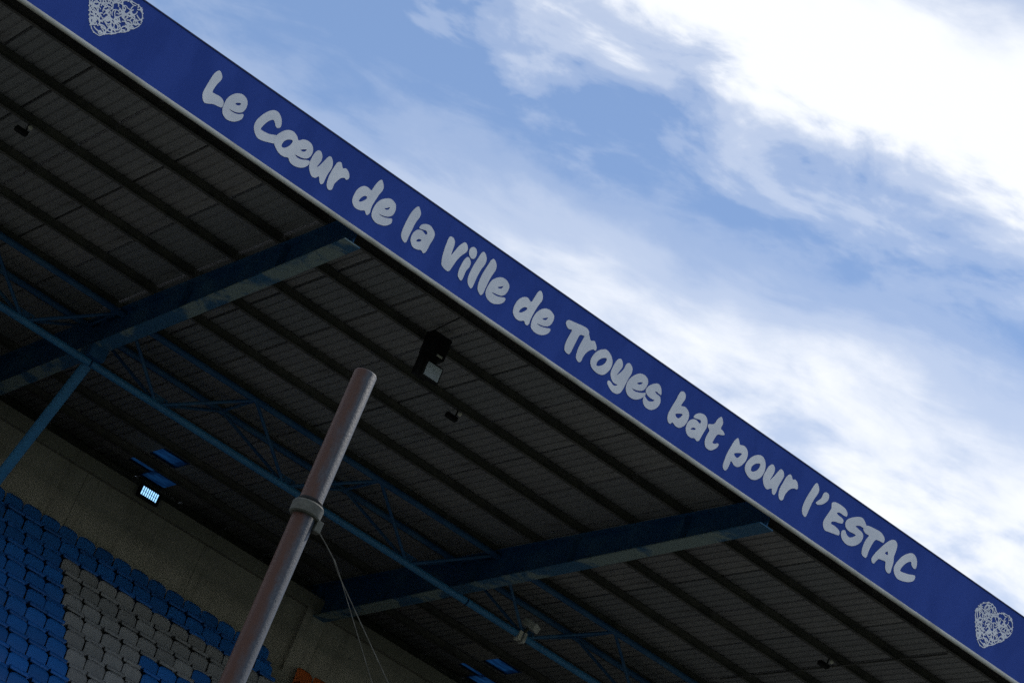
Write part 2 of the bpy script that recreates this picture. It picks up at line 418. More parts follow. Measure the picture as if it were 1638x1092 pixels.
# raking prop under one beam
px = 15.19
pa, pb = Vector((px, 46.88, EYE + 20.27)), Vector((px, 50.25, EYE + 16.35))
prop = empty('raking_prop', pb); tag(prop, 'light blue steel tube propping the worn beam from the seating terrace', 'prop')
bm = bmesh.new(); tube(bm, pa, pb, 0.105, 20); under(finish(bm, 'tube', 'blue_tube', smooth=False), prop)
bm = bmesh.new(); box(bm, px - 0.17, px + 0.17, 46.62, 47.12, EYE + 20.27, beam_low(46.9) - 0.003, 0.01); under(finish(bm, 'head_plate', 'blue_steel'), prop)
bm = bmesh.new(); box(bm, px - 0.22, px + 0.22, 50.03, 50.42, pb.z - 0.25, pb.z - 0.02, 0.01); under(finish(bm, 'foot_plate', 'blue_tube'), prop)

# ------------------------------------------------------------------ lattice trusses between the beams
YB, ZB = 46.8, EYE + 20.20
YT1, YT2 = 46.15, 47.55
def make_truss(xa):
    root = empty('lattice_truss', (xa, YB, ZB))
    zt1, zt2 = beam_top(YT1) - 0.10, beam_top(YT2) - 0.10
    g = 0.02
    bm = bmesh.new(); tube(bm, (xa + g, YB, ZB), (xa + 9 - g, YB, ZB), 0.072, 16); under(finish(bm, 'bottom_chord', 'blue_tube'), root)
    for yt, zt in ((YT1, zt1), (YT2, zt2)):
        bm = bmesh.new(); tube(bm, (xa + g, yt, zt), (xa + 9 - g, yt, zt), 0.062, 14); under(finish(bm, 'top_chord', 'blue_steel'), root)
        for kk in range(3):
            xn = xa + 1.5 + 3 * kk
            for xt in (xn - 1.5, xn + 1.5):
                xt = min(max(xt, xa + 0.1), xa + 8.9)
                bm = bmesh.new(); tube(bm, (xn + (0.05 if xt > xn else -0.05), YB, ZB + 0.03), (xt, yt, zt), 0.032, 10)
                under(finish(bm, 'diagonal', 'blue_steel'), root)
    for kk in range(3):
        xn = xa + 1.5 + 3 * kk
        bm = bmesh.new(); box(bm, xn - 0.17, xn + 0.17, YB - 0.008, YB + 0.008, ZB + 0.05, ZB + 0.19); gus = under(finish(bm, 'gusset_plate', 'blue_steel'), root)
        for bx_ in (-0.1, 0.1):
            bm = bmesh.new(); tube(bm, (xn + bx_, YB - 0.022, ZB + 0.14), (xn + bx_, YB + 0.022, ZB + 0.14), 0.016, 6); finish(bm, 'bolt', 'bracket', gus)
    for kk in range(4):
        xt = min(max(xa + 3 * kk, xa + 0.12), xa + 8.88)
        bm = bmesh.new(); tube(bm, (xt, YT1, zt1), (xt, YT2, zt2), 0.032, 10); under(finish(bm, 'cross_strut', 'blue_steel'), root)
    return root
truss_labels = ['blue tubular lattice truss two bays before the raking prop', 'blue tubular lattice truss joining the worn propped beam on its open side', 'blue tubular lattice truss between the propped beam and the pilaster beam',
                'blue tubular lattice truss carrying the pale camera box', 'blue tubular lattice truss in the furthest bay']
for xa, lb in zip(BEAMS[:-1], truss_labels):
    tag(make_truss(xa), lb, 'truss', 'lattice trusses between the roof beams')

# ------------------------------------------------------------------ fascia board with lettering
FZ0, FZ1 = EYE + 20.50, EYE + 21.645
fascia = empty('fascia_board', (19.7, YF, FZ0))
tag(fascia, 'long blue fascia board with white brush lettering along the roof edge', 'fascia')
bm = bmesh.new()
box(bm, X0, X1, YF, YF + 0.14, FZ0, FZ1); board = under(finish(bm, 'board', 'fascia'), fascia)
bm = bmesh.new(); box(bm, X0, X1, YF - 0.012, YF + 0.20, FZ1 + 0.002, FZ1 + 0.022); under(finish(bm, 'top_cap', 'cap'), fascia)
bm = bmesh.new()      # rounded lower trim
pf = [(YF + 0.030, FZ0 - 0.002), (YF + 0.030, FZ0 - 0.075)]
for i in range(9):
    a = math.radians(270 - 180 * i / 8)
    pf.append((YF - 0.004 + 0.036 * math.cos(a), FZ0 - 0.046 + 0.042 * math.sin(a)))
extrude_profile(bm, pf, 'X', X0, X1)
under(finish(bm, 'lower_trim', 'trim'), fascia)

LETTERS = (  # outlines on the board in mm: along it from x = 8 m, up from its lower edge
    ('L', (((3940, 987), (3991, 976), (4032, 925), (4037, 868), (4006, 753), (3993, 617), (4037, 608), (4137, 619), (4208, 595), (4237, 549), (4236, 482), (4187, 461), (4091, 441), (3998, 389), (3944, 378), (3893, 429), (3864, 501), (3865, 622), (3877, 776), (3895, 902)),)),
    ('e', (((4351, 532), (4403, 520), (4473, 526), (4539, 556), (4585, 593), (4610, 574), (4604, 504), (4548, 426), (4490, 382), (4397, 354), (4311, 381), (4262, 447), (4246, 535), (4251, 658), (4294, 761), (4363, 839), (4451, 877), (4535, 856), (4582, 795), (4595, 704), (4569, 617), (4507, 566), (4428, 538)), ((4404, 671), (4444, 711), (4490, 727), (4479, 687), (4444, 665)),)),
    ('C', (((5199, 744), (5234, 791), (5213, 877), (5165, 944), (5092, 984), (5014, 964), (4941, 890), (4876, 772), (4832, 641), (4835, 537), (4878, 460), (4961, 398), (5052, 404), (5167, 445), (5265, 493), (5290, 583), (5236, 625), (5120, 573), (5033, 556), (4959, 556), (4963, 618), (4997, 715), (5042, 790), (5082, 820), (5124, 789), (5160, 747)),)),
    ('oe', (((5234, 632), (5271, 710), (5328, 789), (5399, 838), (5475, 850), (5545, 818), (5592, 776), (5659, 836), (5741, 865), (5824, 848), (5875, 789), (5891, 706), (5868, 624), (5812, 570), (5729, 543), (5641, 530), (5691, 510), (5767, 522), (5854, 568), (5902, 580), (5911, 519), (5863, 434), (5791, 383), (5696, 355), (5609, 369), (5560, 415), (5491, 388), (5398, 385), (5309, 431), (5251, 483), (5227, 561)), ((5372, 540), (5384, 614), (5433, 681), (5499, 713), (5513, 669), (5489, 593), (5439, 526), (5394, 508)), ((5691, 653), (5727, 691), (5781, 722), (5765, 674), (5726, 651)),)),
    ('u', (((5972, 839), (6022, 835), (6068, 773), (6078, 700), (6061, 621), (6051, 568), (6086, 625), (6126, 745), (6154, 831), (6185, 868), (6226, 853), (6272, 790), (6287, 694), (6268, 587), (6265, 492), (6262, 397), (6231, 360), (6191, 389), (6147, 453), (6110, 401), (6051, 381), (5994, 416), (5940, 486), (5913, 587), (5916, 696), (5934, 789)),)),
    ('r', (((6354, 873), (6398, 883), (6455, 820), (6505, 847), (6563, 826), (6607, 776), (6618, 723), (6589, 683), (6550, 690), (6498, 655), (6462, 584), (6434, 499), (6436, 407), (6409, 362), (6360, 363), (6319, 422), (6302, 517), (6301, 636), (6315, 752), (6327, 828)),)),
    ('d', (((7127, 1044), (7165, 1038), (7215, 971), (7224, 896), (7199, 799), (7178, 664), (7167, 537), (7179, 438), (7162, 384), (7132, 374), (7085, 416), (7019, 378), (6930, 360), (6862, 388), (6820, 453), (6812, 554), (6829, 666), (6884, 756), (6950, 794), (7015, 790), (7051, 787), (7067, 872), (7090, 974)), ((6926, 503), (6942, 574), (6983, 635), (7027, 644), (7031, 606), (6996, 546), (6954, 502)),)),
    ('e', (((7318, 514), (7384, 507), (7453, 523), (7511, 548), (7556, 573), (7579, 548), (7581, 490), (7519, 412), (7440, 370), (7338, 350), (7254, 381), (7215, 435), (7203, 520), (7212, 620), (7256, 736), (7342, 824), (7423, 861), (7511, 838), (7552, 779), (7564, 693), (7538, 611), (7468, 552), (7383, 522)), ((7377, 652), (7414, 683), (7455, 724), (7448, 677), (7412, 650)),)),
    ('l', (((7894, 1035), (7936, 1020), (7986, 958), (7992, 882), (7965, 756), (7958, 604), (7951, 479), (7953, 400), (7932, 353), (7875, 369), (7825, 423), (7807, 518), (7809, 666), (7821, 823), (7848, 948)),)),
    ('a', (((8056, 728), (8075, 795), (8136, 848), (8211, 871), (8286, 846), (8347, 792), (8358, 705), (8341, 587), (8336, 490), (8324, 422), (8293, 382), (8239, 407), (8169, 374), (8087, 368), (8022, 418), (7993, 480), (7993, 573), (8026, 655), (8089, 703), (8144, 706), (8204, 685), (8224, 718), (8194, 752), (8131, 736), (8082, 719)), ((8097, 494), (8119, 545), (8170, 564), (8170, 533), (8132, 501)),)),
    ('v', (((8621, 925), (8685, 927), (8730, 875), (8744, 797), (8754, 649), (8787, 751), (8820, 867), (8866, 957), (8902, 988), (8951, 966), (8986, 907), (8976, 840), (8929, 755), (8884, 632), (8853, 478), (8838, 402), (8804, 366), (8722, 374), (8663, 409), (8627, 519), (8608, 655), (8600, 783), (8600, 878)),)),
    ('i', (((9035, 791), (9080, 786), (9125, 735), (9131, 658), (9104, 560), (9102, 438), (9091, 366), (9044, 374), (9001, 413), (8982, 495), (8984, 603), (9001, 722)), ((9056, 1000), (9120, 1001), (9160, 946), (9166, 869), (9139, 817), (9082, 814), (9031, 862), (9017, 941)),)),
    ('l', (((9263, 1040), (9313, 1025), (9362, 955), (9370, 866), (9341, 739), (9325, 581), (9323, 459), (9317, 375), (9293, 349), (9237, 377), (9193, 443), (9179, 554), (9189, 722), (9215, 888), (9233, 993)),)),
    ('l', (((9469, 1035), (9518, 1023), (9567, 966), (9582, 881), (9558, 758), (9543, 613), (9538, 463), (9530, 384), (9503, 349), (9457, 371), (9409, 421), (9387, 540), (9391, 691), (9418, 857), (9437, 977)),)),
    ('e', (((9673, 511), (9739, 501), (9819, 518), (9891, 551), (9929, 564), (9946, 528), (9919, 457), (9847, 391), (9749, 349), (9650, 360), (9585, 413), (9562, 491), (9572, 612), (9600, 711), (9665, 793), (9743, 847), (9829, 851), (9908, 807), (9931, 740), (9916, 643), (9869, 569), (9795, 538), (9728, 526)), ((9734, 650), (9778, 689), (9819, 726), (9809, 676), (9771, 649)),)),
    ('d', (((10467, 1048), (10509, 1038), (10555, 973), (10562, 902), (10530, 774), (10508, 625), (10498, 497), (10503, 420), (10478, 377), (10440, 380), (10396, 413), (10327, 370), (10242, 363), (10169, 411), (10141, 473), (10138, 579), (10168, 692), (10234, 775), (10308, 808), (10387, 778), (10413, 869), (10433, 990)), ((10252, 504), (10268, 567), (10314, 630), (10367, 643), (10363, 601), (10323, 542), (10277, 499)),)),
    ('e', (((10635, 514), (10694, 504), (10775, 524), (10850, 555), (10894, 572), (10908, 540), (10886, 472), (10815, 399), (10729, 360), (10643, 354), (10561, 389), (10534, 466), (10531, 572), (10556, 682), (10616, 781), (10693, 840), (10776, 855), (10862, 822), (10890, 765), (10886, 674), (10852, 599), (10778, 549), (10699, 526)), ((10696, 643), (10734, 682), (10782, 720), (10770, 673), (10740, 645)),)),
    ('T', (((11120, 836), (11124, 879), (11175, 915), (11293, 937), (11431, 966), (11536, 968), (11590, 913), (11549, 834), (11445, 796), (11424, 674), (11412, 531), (11403, 432), (11382, 378), (11316, 377), (11269, 415), (11250, 525), (11262, 667), (11272, 782), (11203, 766), (11145, 797)),)),
    ('r', (((11533, 837), (11545, 912), (11594, 903), (11656, 832), (11686, 831), (11736, 856), (11794, 810), (11823, 761), (11819, 717), (11768, 713), (11707, 647), (11666, 568), (11644, 480), (11641, 404), (11606, 363), (11544, 385), (11517, 435), (11504, 562), (11515, 690)),)),
    ('o', (((11936, 818), (12012, 852), (12110, 818), (12182, 741), (12202, 644), (12180, 536), (12120, 432), (12032, 391), (11925, 393), (11840, 434), (11796, 515), (11805, 615), (11852, 732)), ((11923, 519), (11929, 591), (11984, 672), (12055, 719), (12075, 674), (12050, 591), (11989, 524), (11946, 500)),)),
    ('y', (((12304, 864), (12359, 843), (12400, 767), (12380, 673), (12353, 575), (12403, 653), (12438, 749), (12446, 836), (12484, 889), (12541, 881), (12590, 830), (12602, 742), (12580, 633), (12566, 490), (12550, 385), (12521, 313), (12463, 271), (12375, 265), (12299, 299), (12239, 350), (12244, 397), (12292, 402), (12349, 377), (12398, 386), (12428, 429), (12377, 417), (12315, 430), (12255, 488), (12228, 566), (12234, 691), (12256, 800)),)),
    ('e', (((12706, 527), (12772, 510), (12853, 534), (12929, 571), (12977, 603), (12987, 544), (12940, 474), (12877, 409), (12787, 368), (12685, 373), (12617, 426), (12586, 515), (12597, 630), (12654, 746), (12738, 836), (12831, 869), (12917, 847), (12957, 783), (12951, 698), (12923, 620), (12854, 567), (12774, 538)), ((12763, 664), (12809, 706), (12857, 731), (12842, 690), (12803, 659)),)),
    ('s', (((13097, 862), (13165, 883), (13230, 841), (13271, 744), (13221, 734), (13179, 742), (13140, 725), (13187, 706), (13258, 702), (13301, 640), (13304, 560), (13266, 469), (13190, 396), (13090, 376), (13014, 411), (12975, 482), (12987, 544), (13025, 526), (13080, 508), (13145, 534), (13187, 581), (13112, 575), (13030, 586), (12973, 630), (12968, 695), (13010, 775)),)),
    ('b', (((13629, 1031), (13683, 1032), (13725, 982), (13724, 900), (13700, 790), (13784, 813), (13868, 782), (13913, 714), (13919, 609), (13886, 501), (13818, 423), (13740, 406), (13659, 432), (13625, 384), (13574, 394), (13532, 457), (13524, 547), (13544, 682), (13572, 835), (13590, 975)), ((13653, 591), (13692, 628), (13783, 670), (13774, 617), (13736, 560), (13690, 559)),)),
    ('a', (((14005, 756), (14026, 816), (14088, 874), (14170, 903), (14241, 885), (14292, 820), (14312, 736), (14292, 615), (14274, 510), (14260, 433), (14217, 405), (14162, 422), (14089, 392), (14006, 403), (13947, 463), (13929, 547), (13951, 642), (14015, 714), (14086, 730), (14157, 711), (14173, 748), (14146, 773), (14076, 755), (14025, 744)), ((14031, 520), (14059, 573), (14118, 589), (14114, 561), (14074, 539)),)),
    ('t', (((14503, 1050), (14538, 1043), (14585, 969), (14579, 870), (14636, 849), (14687, 811), (14651, 776), (14570, 741), (14542, 697), (14525, 605), (14518, 547), (14569, 557), (14617, 594), (14646, 582), (14632, 519), (14583, 449), (14524, 403), (14448, 396), (14394, 432), (14363, 522), (14369, 621), (14379, 708), (14331, 748), (14325, 799), (14388, 836), (14433, 878), (14456, 974)),)),
    ('p', (((14955, 901), (14995, 883), (15044, 823), (15121, 849), (15202, 828), (15248, 767), (15262, 666), (15230, 551), (15161, 449), (15075, 426), (14988, 463), (14980, 390), (14969, 302), (14942, 252), (14893, 257), (14864, 307), (14857, 398), (14863, 552), (14886, 688), (14912, 813)), ((14995, 617), (15054, 665), (15135, 700), (15124, 652), (15086, 589), (15035, 579)),)),
    ('o', (((15453, 861), (15539, 885), (15612, 846), (15662, 765), (15677, 651), (15651, 540), (15579, 443), (15487, 396), (15385, 411), (15303, 472), (15277, 552), (15297, 659), (15359, 778)), ((15408, 547), (15410, 617), (15471, 701), (15545, 737), (15557, 689), (15538, 617), (15486, 552), (15433, 524)),)),
    ('u', (((15780, 869), (15833, 859), (15867, 804), (15866, 721), (15840, 590), (15892, 696), (15930, 800), (15964, 875), (16005, 892), (16055, 860), (16079, 792), (16059, 684), (16039, 576), (16035, 451), (16009, 395), (15963, 409), (15921, 473), (15850, 411), (15780, 425), (15722, 486), (15690, 563), (15697, 663), (15725, 789)),)),
    ('r', (((16173, 899), (16223, 897), (16266, 853), (16320, 878), (16383, 846), (16421, 772), (16405, 733), (16345, 721), (16279, 662), (16239, 584), (16216, 502), (16215, 426), (16182, 387), (16130, 397), (16091, 470), (16081, 573), (16103, 696), (16127, 813)),)),
    ('l', (((16754, 1067), (16803, 1048), (16848, 977), (16843, 891), (16806, 760), (16787, 626), (16775, 495), (16767, 416), (16739, 385), (16679, 412), (16641, 486), (16637, 593), (16658, 742), (16694, 894), (16721, 1007)),)),
    ('apostrophe', (((16982, 1014), (17036, 1025), (17080, 988), (17086, 922), (17046, 837), (16977, 763), (16903, 723), (16864, 739), (16897, 799), (16941, 873), (16951, 968)),)),
    ('E', (((17184, 924), (17242, 965), (17368, 983), (17480, 972), (17548, 928), (17558, 862), (17489, 846), (17391, 844), (17346, 811), (17380, 790), (17465, 784), (17521, 761), (17516, 700), (17445, 669), (17356, 645), (17298, 605), (17305, 568), (17385, 573), (17493, 552), (17529, 504), (17513, 461), (17408, 435), (17303, 409), (17219, 395), (17154, 453), (17135, 539), (17166, 666), (17205, 812), (17189, 872)),)),
    ('S', (((17575, 737), (17586, 812), (17654, 893), (17783, 985), (17880, 1016), (17952, 982), (18011, 919), (17966, 865), (17884, 860), (17796, 809), (17880, 788), (17970, 771), (18015, 714), (18002, 610), (17941, 513), (17840, 433), (17718, 407), (17612, 442), (17556, 520), (17562, 585), (17616, 616), (17668, 570), (17742, 551), (17808, 595), (17857, 658), (17783, 657), (17686, 649), (17609, 674)),)),
    ('T', (((17971, 901), (18042, 956), (18182, 981), (18328, 995), (18417, 963), (18460, 919), (18455, 849), (18376, 836), (18284, 811), (18250, 729), (18227, 620), (18218, 518), (18217, 436), (18190, 400), (18109, 415), (18079, 481), (18073, 587), (18091, 708), (18121, 801), (18037, 801), (17969, 845)),)),
    ('A', (((18635, 1011), (18699, 1020), (18749, 972), (18763, 883), (18759, 743), (18786, 634), (18787, 524), (18791, 451), (18758, 408), (18695, 417), (18648, 473), (18621, 561), (18541, 550), (18465, 528), (18426, 458), (18399, 401), (18347, 406), (18322, 467), (18359, 585), (18432, 737), (18511, 878), (18577, 965)), ((18555, 696), (18594, 755), (18623, 698)),)),
    ('C', (((19069, 990), (19155, 1009), (19231, 968), (19274, 882), (19275, 792), (19222, 776), (19167, 807), (19140, 854), (19068, 800), (19005, 702), (18974, 588), (19049, 589), (19172, 623), (19290, 669), (19324, 647), (19312, 571), (19236, 504), (19122, 450), (18997, 422), (18913, 443), (18845, 515), (18831, 604), (18872, 737), (18951, 879)),)),
)
HEART = ((-443, 349), (-327, 390), (-204, 358), (-143, 294), (-33, 354), (88, 386), (195, 375), (259, 305), (296, 209), (294, 79), (218, -32), (143, -142), (53, -214), (-29, -305), (-110, -361), (-192, -452), (-275, -462), (-361, -428), (-443, -312), (-513, -189), (-569, -81), (-613, 34), (-599, 146), (-532, 276))  # mm round the emblem's middle


def catmull(pts, n=4):
    out = []; N = len(pts)
    for i in range(N):
        p0, p1, p2, p3 = (Vector(pts[(i + d) % N]) for d in (-1, 0, 1, 2))
        for k_ in range(n):
            t = k_ / n
            out.append(0.5 * ((2 * p1) + (p2 - p0) * t + (2 * p0 - 5 * p1 + 4 * p2 - p3) * t * t + (3 * p1 - p0 - 3 * p2 + p3) * t ** 3))
    return out
def flat_shape(name, loops, y_front, thick=0.004):
    """filled outline (holes by even-odd) standing in the plane of the board; loops are (x, z) in metres"""
    cu = bpy.data.curves.new(name, 'CURVE'); cu.dimensions = '2D'; cu.fill_mode = 'BOTH'; cu.extrude = thick / 2
    for lp in loops:
        sp = cu.splines.new('POLY'); sp.points.add(len(lp) - 1); sp.use_cyclic_u = True
        for p, c in zip(sp.points, lp): p.co = (c[0], c[1], 0, 1)
    ob = bpy.data.objects.new(name, cu); COL.objects.link(ob)
    dg = bpy.context.evaluated_depsgraph_get()
    me = bpy.data.meshes.new_from_object(ob.evaluated_get(dg))
    bpy.data.objects.remove(ob); bpy.data.curves.remove(cu)
    me.materials.clear()
    for v in me.vertices: v.co = Vector((v.co.x, y_front + thick / 2 - v.co.z, v.co.y))
    me.update(); me.name = name
    return me
for i, (ch, polys) in enumerate(LETTERS):
    loops = [[(8.0 + p.x / 1000, EYE + 20.41 + p.y / 1000) for p in catmull(pl)] for pl in polys]
    me = flat_shape('letter', loops, YF - 0.006 - 0.003 * (i % 2))
    place(me, 'letter', 'letter', board)

# the scribbled heart emblem: random pen curls kept inside a heart, traced by marching squares
def heart_loops():
    rg = np.random.default_rng(5); res = 0.0032
    hp = np.array([tuple(p) for p in catmull([(a / 1000, b_ / 1000) for a, b_ in HEART], 3)])
    x0, z0 = hp.min(0) - 0.05; nx, nz = ((hp.max(0) + 0.05 - (x0, z0)) / res).astype(int)
    gx, gz = np.meshgrid(x0 + np.arange(nx) * res, z0 + np.arange(nz) * res)
    inside = np.zeros(gx.shape, bool)
    for a, b_ in zip(hp, np.roll(hp, -1, 0)):
        c = (a[1] > gz) != (b_[1] > gz)
        with np.errstate(divide='ignore', invalid='ignore'):
            inside ^= c & (gx < (b_[0] - a[0]) * (gz - a[1]) / (b_[1] - a[1]) + a[0])
    def is_in(x, z):
        i, j = int((x - x0) / res), int((z - z0) / res)
        return 0 <= i < nx and 0 <= j < nz and inside[j, i]
    fld = np.full(gx.shape, -1.0)
    cells = [(a, b_) for a in np.arange(hp[:, 0].min(), hp[:, 0].max(), 0.064) for b_ in np.arange(hp[:, 1].min(), hp[:, 1].max(), 0.064)]
    for cx, cz in cells:
        x, z = cx + rg.normal(0, 0.02), cz + rg.normal(0, 0.02)
        if not is_in(x, z): continue
        ang = rg.uniform(0, 6.28); curl = rg.normal(0, 16); w = rg.uniform(0.0080, 0.0100); L = rg.uniform(0.16, 0.30)
        for s in range(int(L / 0.006)):
            i0, i1 = int((x - x0 - .03) / res), int((x - x0 + .03) / res); j0, j1 = int((z - z0 - .03) / res), int((z - z0 + .03) / res)
            i0, j0 = max(i0, 0), max(j0, 0)
            sub = w - np.hypot(gx[j0:j1, i0:i1] - x, gz[j0:j1, i0:i1] - z)
            fld[j0:j1, i0:i1] = np.maximum(fld[j0:j1, i0:i1], sub)
            ang += curl * 0.006; x += math.cos(ang) * 0.006; z += math.sin(ang) * 0.006
            if not is_in(x, z): break
    for q_ in range(len(hp)):                       # broken pen line round the edge
        a, b_ = hp[q_] * 0.965, hp[(q_ + 1) % len(hp)] * 0.965
        if rg.uniform() < 0.12: continue
        for t_i in np.linspace(0, 1, max(2, int(np.hypot(*(b_ - a)) / 0.005))):
            x, z = a + (b_ - a) * t_i + rg.normal(0, 0.0015, 2)
            i0, i1 = max(int((x - x0 - .02) / res), 0), int((x - x0 + .02) / res); j0, j1 = max(int((z - z0 - .02) / res), 0), int((z - z0 + .02) / res)
            fld[j0:j1, i0:i1] = np.maximum(fld[j0:j1, i0:i1], 0.0072 - np.hypot(gx[j0:j1, i0:i1] - x, gz[j0:j1, i0:i1] - z))
    fld[0, :] = fld[-1, :] = fld[:, 0] = fld[:, -1] = -1
    fld = np.maximum(fld, -0.02)
    segs = {}
    def lerp(p, q, a, b_): t = a / (a - b_); return (p[0] + (q[0] - p[0]) * t, p[1] + (q[1] - p[1]) * t)
    for j in range(fld.shape[0] - 1):
        for i in range(fld.shape[1] - 1):
            v = fld[j, i], fld[j, i + 1], fld[j + 1, i + 1], fld[j + 1, i]
            code = sum((v[k_] > 0) << k_ for k_ in range(4))
            if code in (0, 15): continue
            P = [(i, j), (i + 1, j), (i + 1, j + 1), (i, j + 1)]
            E = {}
            for k_ in range(4):
                k2 = (k_ + 1) % 4
                if (v[k_] > 0) != (v[k2] > 0):
                    key = (min(P[k_], P[k2]), max(P[k_], P[k2])); E[k_] = (key, lerp(P[k_], P[k2], v[k_], v[k2]))
            ins = [k_ for k_ in E if v[k_] > 0]; outs = [k_ for k_ in E if v[k_] <= 0]
            for k_ in ins:                      # leave the inside by edge k_, come back by the nearest entry before it
                m_ = max(outs, key=lambda o_: (o_ - k_) % 4) if len(outs) > 1 else outs[0]
                segs[E[m_][0]] = (E[m_][1], E[k_][0])
    loops = []
    while segs:
        st = next(iter(segs)); cur = st; lp = []
        while cur in segs:
            p, nxt = segs.pop(cur); lp.append((x0 + p[0] * res, z0 + p[1] * res)); cur = nxt
        if len(lp) > 7: loops.append(lp)
    return loops
HL = heart_loops()
hme = flat_shape('heart_emblem', HL, 0.0)
for hx, hz in ((29.394, 21.122), (10.209, 21.150)):
    o = place(hme, 'heart_emblem', 'letter', board); o.location = (hx, YF - 0.006, EYE + hz)

# ------------------------------------------------------------------ seats
def shell(fn, nu, nv, th, name):
    bm = bmesh.new(); A = []; B = []
    for j in range(nv + 1):
        ra, rb = [], []
        for i in range(nu + 1):
            u, v = i / nu, j / nv; e_ = 1e-3
            p = Vector(fn(u, v)); du = Vector(fn(min(u + e_, 1), v)) - Vector(fn(max(u - e_, 0), v)); dv = Vector(fn(u, min(v + e_, 1))) - Vector(fn(u, max(v - e_, 0)))
            n_ = du.cross(dv).normalized() * th
            ra.append(bm.verts.new(p)); rb.append(bm.verts.new(p + n_))
        A.append(ra); B.append(rb)
    for j in range(nv):
        for i in range(nu):
            bm.faces.new((A[j][i], A[j][i + 1], A[j + 1][i + 1], A[j + 1][i])); bm.faces.new((B[j][i], B[j + 1][i], B[j + 1][i + 1], B[j][i + 1]))
    for j in range(nv):
        for i in (0, nu): bm.faces.new((A[j][i], A[j + 1][i], B[j + 1][i], B[j][i]))
    for i in range(nu):
        for j in (0, nv): bm.faces.new((A[j][i], A[j][i + 1], B[j][i + 1], B[j][i]))
    bmesh.ops.recalc_face_normals(bm, faces=bm.faces)
    me = bpy.data.meshes.new(name); bm.to_mesh(me); bm.free()
    for p in me.polygons: p.use_smooth = True
    return me
def back_fn(u, v):
    hw = 0.216 * (1 - 0.20 * max(0, (v - 0.74) / 0.26) ** 3) * (1 - 0.04 * (1 - v))
    s = 2 * u - 1
    crown = -0.030 * abs(s) ** 2.6 * max(0, (v - 0.5) / 0.5) ** 2
    return (s * hw, -0.08 + 0.08 * v - 0.040 * s * s - 0.02 * math.sin(v * 3.14), -0.44 + 0.44 * v + crown)
def pan_fn(u, v):
    s = 2 * u - 1; hw = 0.205 * (1 - 0.06 * max(0, (v - 0.5) / 0.5) ** 2)
    if v < 0.7:
        k_ = v / 0.7; y_, z_ = -0.085 - 0.315 * k_, -0.415 + 0.045 * k_
    else:
        k_ = (v - 0.7) / 0.3; y_, z_ = -0.400 - 0.028 * math.sin(k_ * 1.57), -0.370 - 0.085 * k_ ** 1.5
    return (s * hw, y_, z_ + 0.022 * s * s * (1 - v))
back_me = shell(back_fn, 8, 7, 0.012, 'backrest'); pan_me = shell(pan_fn, 8, 10, 0.012, 'seat_pan')
bm = bmesh.new(); box(bm, -0.03, 0.03, -0.22, 0.085, -0.52, -0.465); box(bm, -0.09, 0.09, 0.045, 0.085, -0.60, -0.467)
bmesh.ops.recalc_face_normals(bm, faces=bm.faces); br_me = bpy.data.meshes.new('bracket'); bm.to_mesh(br_me); bm.free()
SEAT = {}
for cname in ('seat_blue', 'seat_grey', 'seat_orange'):
    b1, p1 = back_me.copy(), pan_me.copy(); b1.materials.append(M[cname]); p1.materials.append(M[cname]); SEAT[cname] = (b1, p1)
br_me.materials.append(M['bracket'])
def add_seat(row, colm, cname, label, group):
    s = empty('stadium_seat', (COL_X + (colm + 0.5) * DX, ROW_Y - DY * row, ROW_Z - DZ * row))
    s.rotation_euler = (rnd.uniform(-0.06, 0.05), rnd.uniform(-0.015, 0.015), rnd.uniform(-0.05, 0.05))
    for me, nm in zip(SEAT[cname] + (br_me,), ('backrest', 'seat_pan', 'bracket')):
        o = bpy.data.objects.new(nm, me); COL.objects.link(o); o.parent = s
    tag(s, label, 'seat', group)
for row in range(0, 12):
    for colm in range(-6, 12):
        # skip seats well outside the picture
        p = Vector((COL_X + (colm + .5) * DX, ROW_Y - DY * row, ROW_Z - DZ * row - EYE)); d = p.dot(AX_F)
        sx, sy = 819 + 4603.4 * p.dot(AX_R) / d, 546 - 4603.4 * p.dot(AX_U) / d
        if sx < -60 or sy > 1150: continue
        if row < 2: add_seat(row, colm, 'seat_blue', 'blue plastic seat in the two top rows against the concrete wall', 'blue seats of the top two rows')
        elif colm < 0: add_seat(row, colm, 'seat_blue', 'blue plastic seat in the solid blue block beside the grey seats', 'blue seats of the solid block')
        elif (row >= 5 and 4 <= colm <= 7) or (row == 4 and colm == 7): add_seat(row, colm, 'seat_blue', 'blue plastic seat in the small patch set among grey seats', 'blue seats set among the grey')
        else: add_seat(row, colm, 'seat_grey', 'grey plastic seat in the grey block under the blue rows', 'grey seats')
for row, colm in ((0, 13.6), (0, 14.6), (1, 13.6), (1, 14.6)):
    add_seat(row, colm, 'seat_orange', 'orange plastic seat beside the aisle near the pilaster', 'orange seats past the aisle')

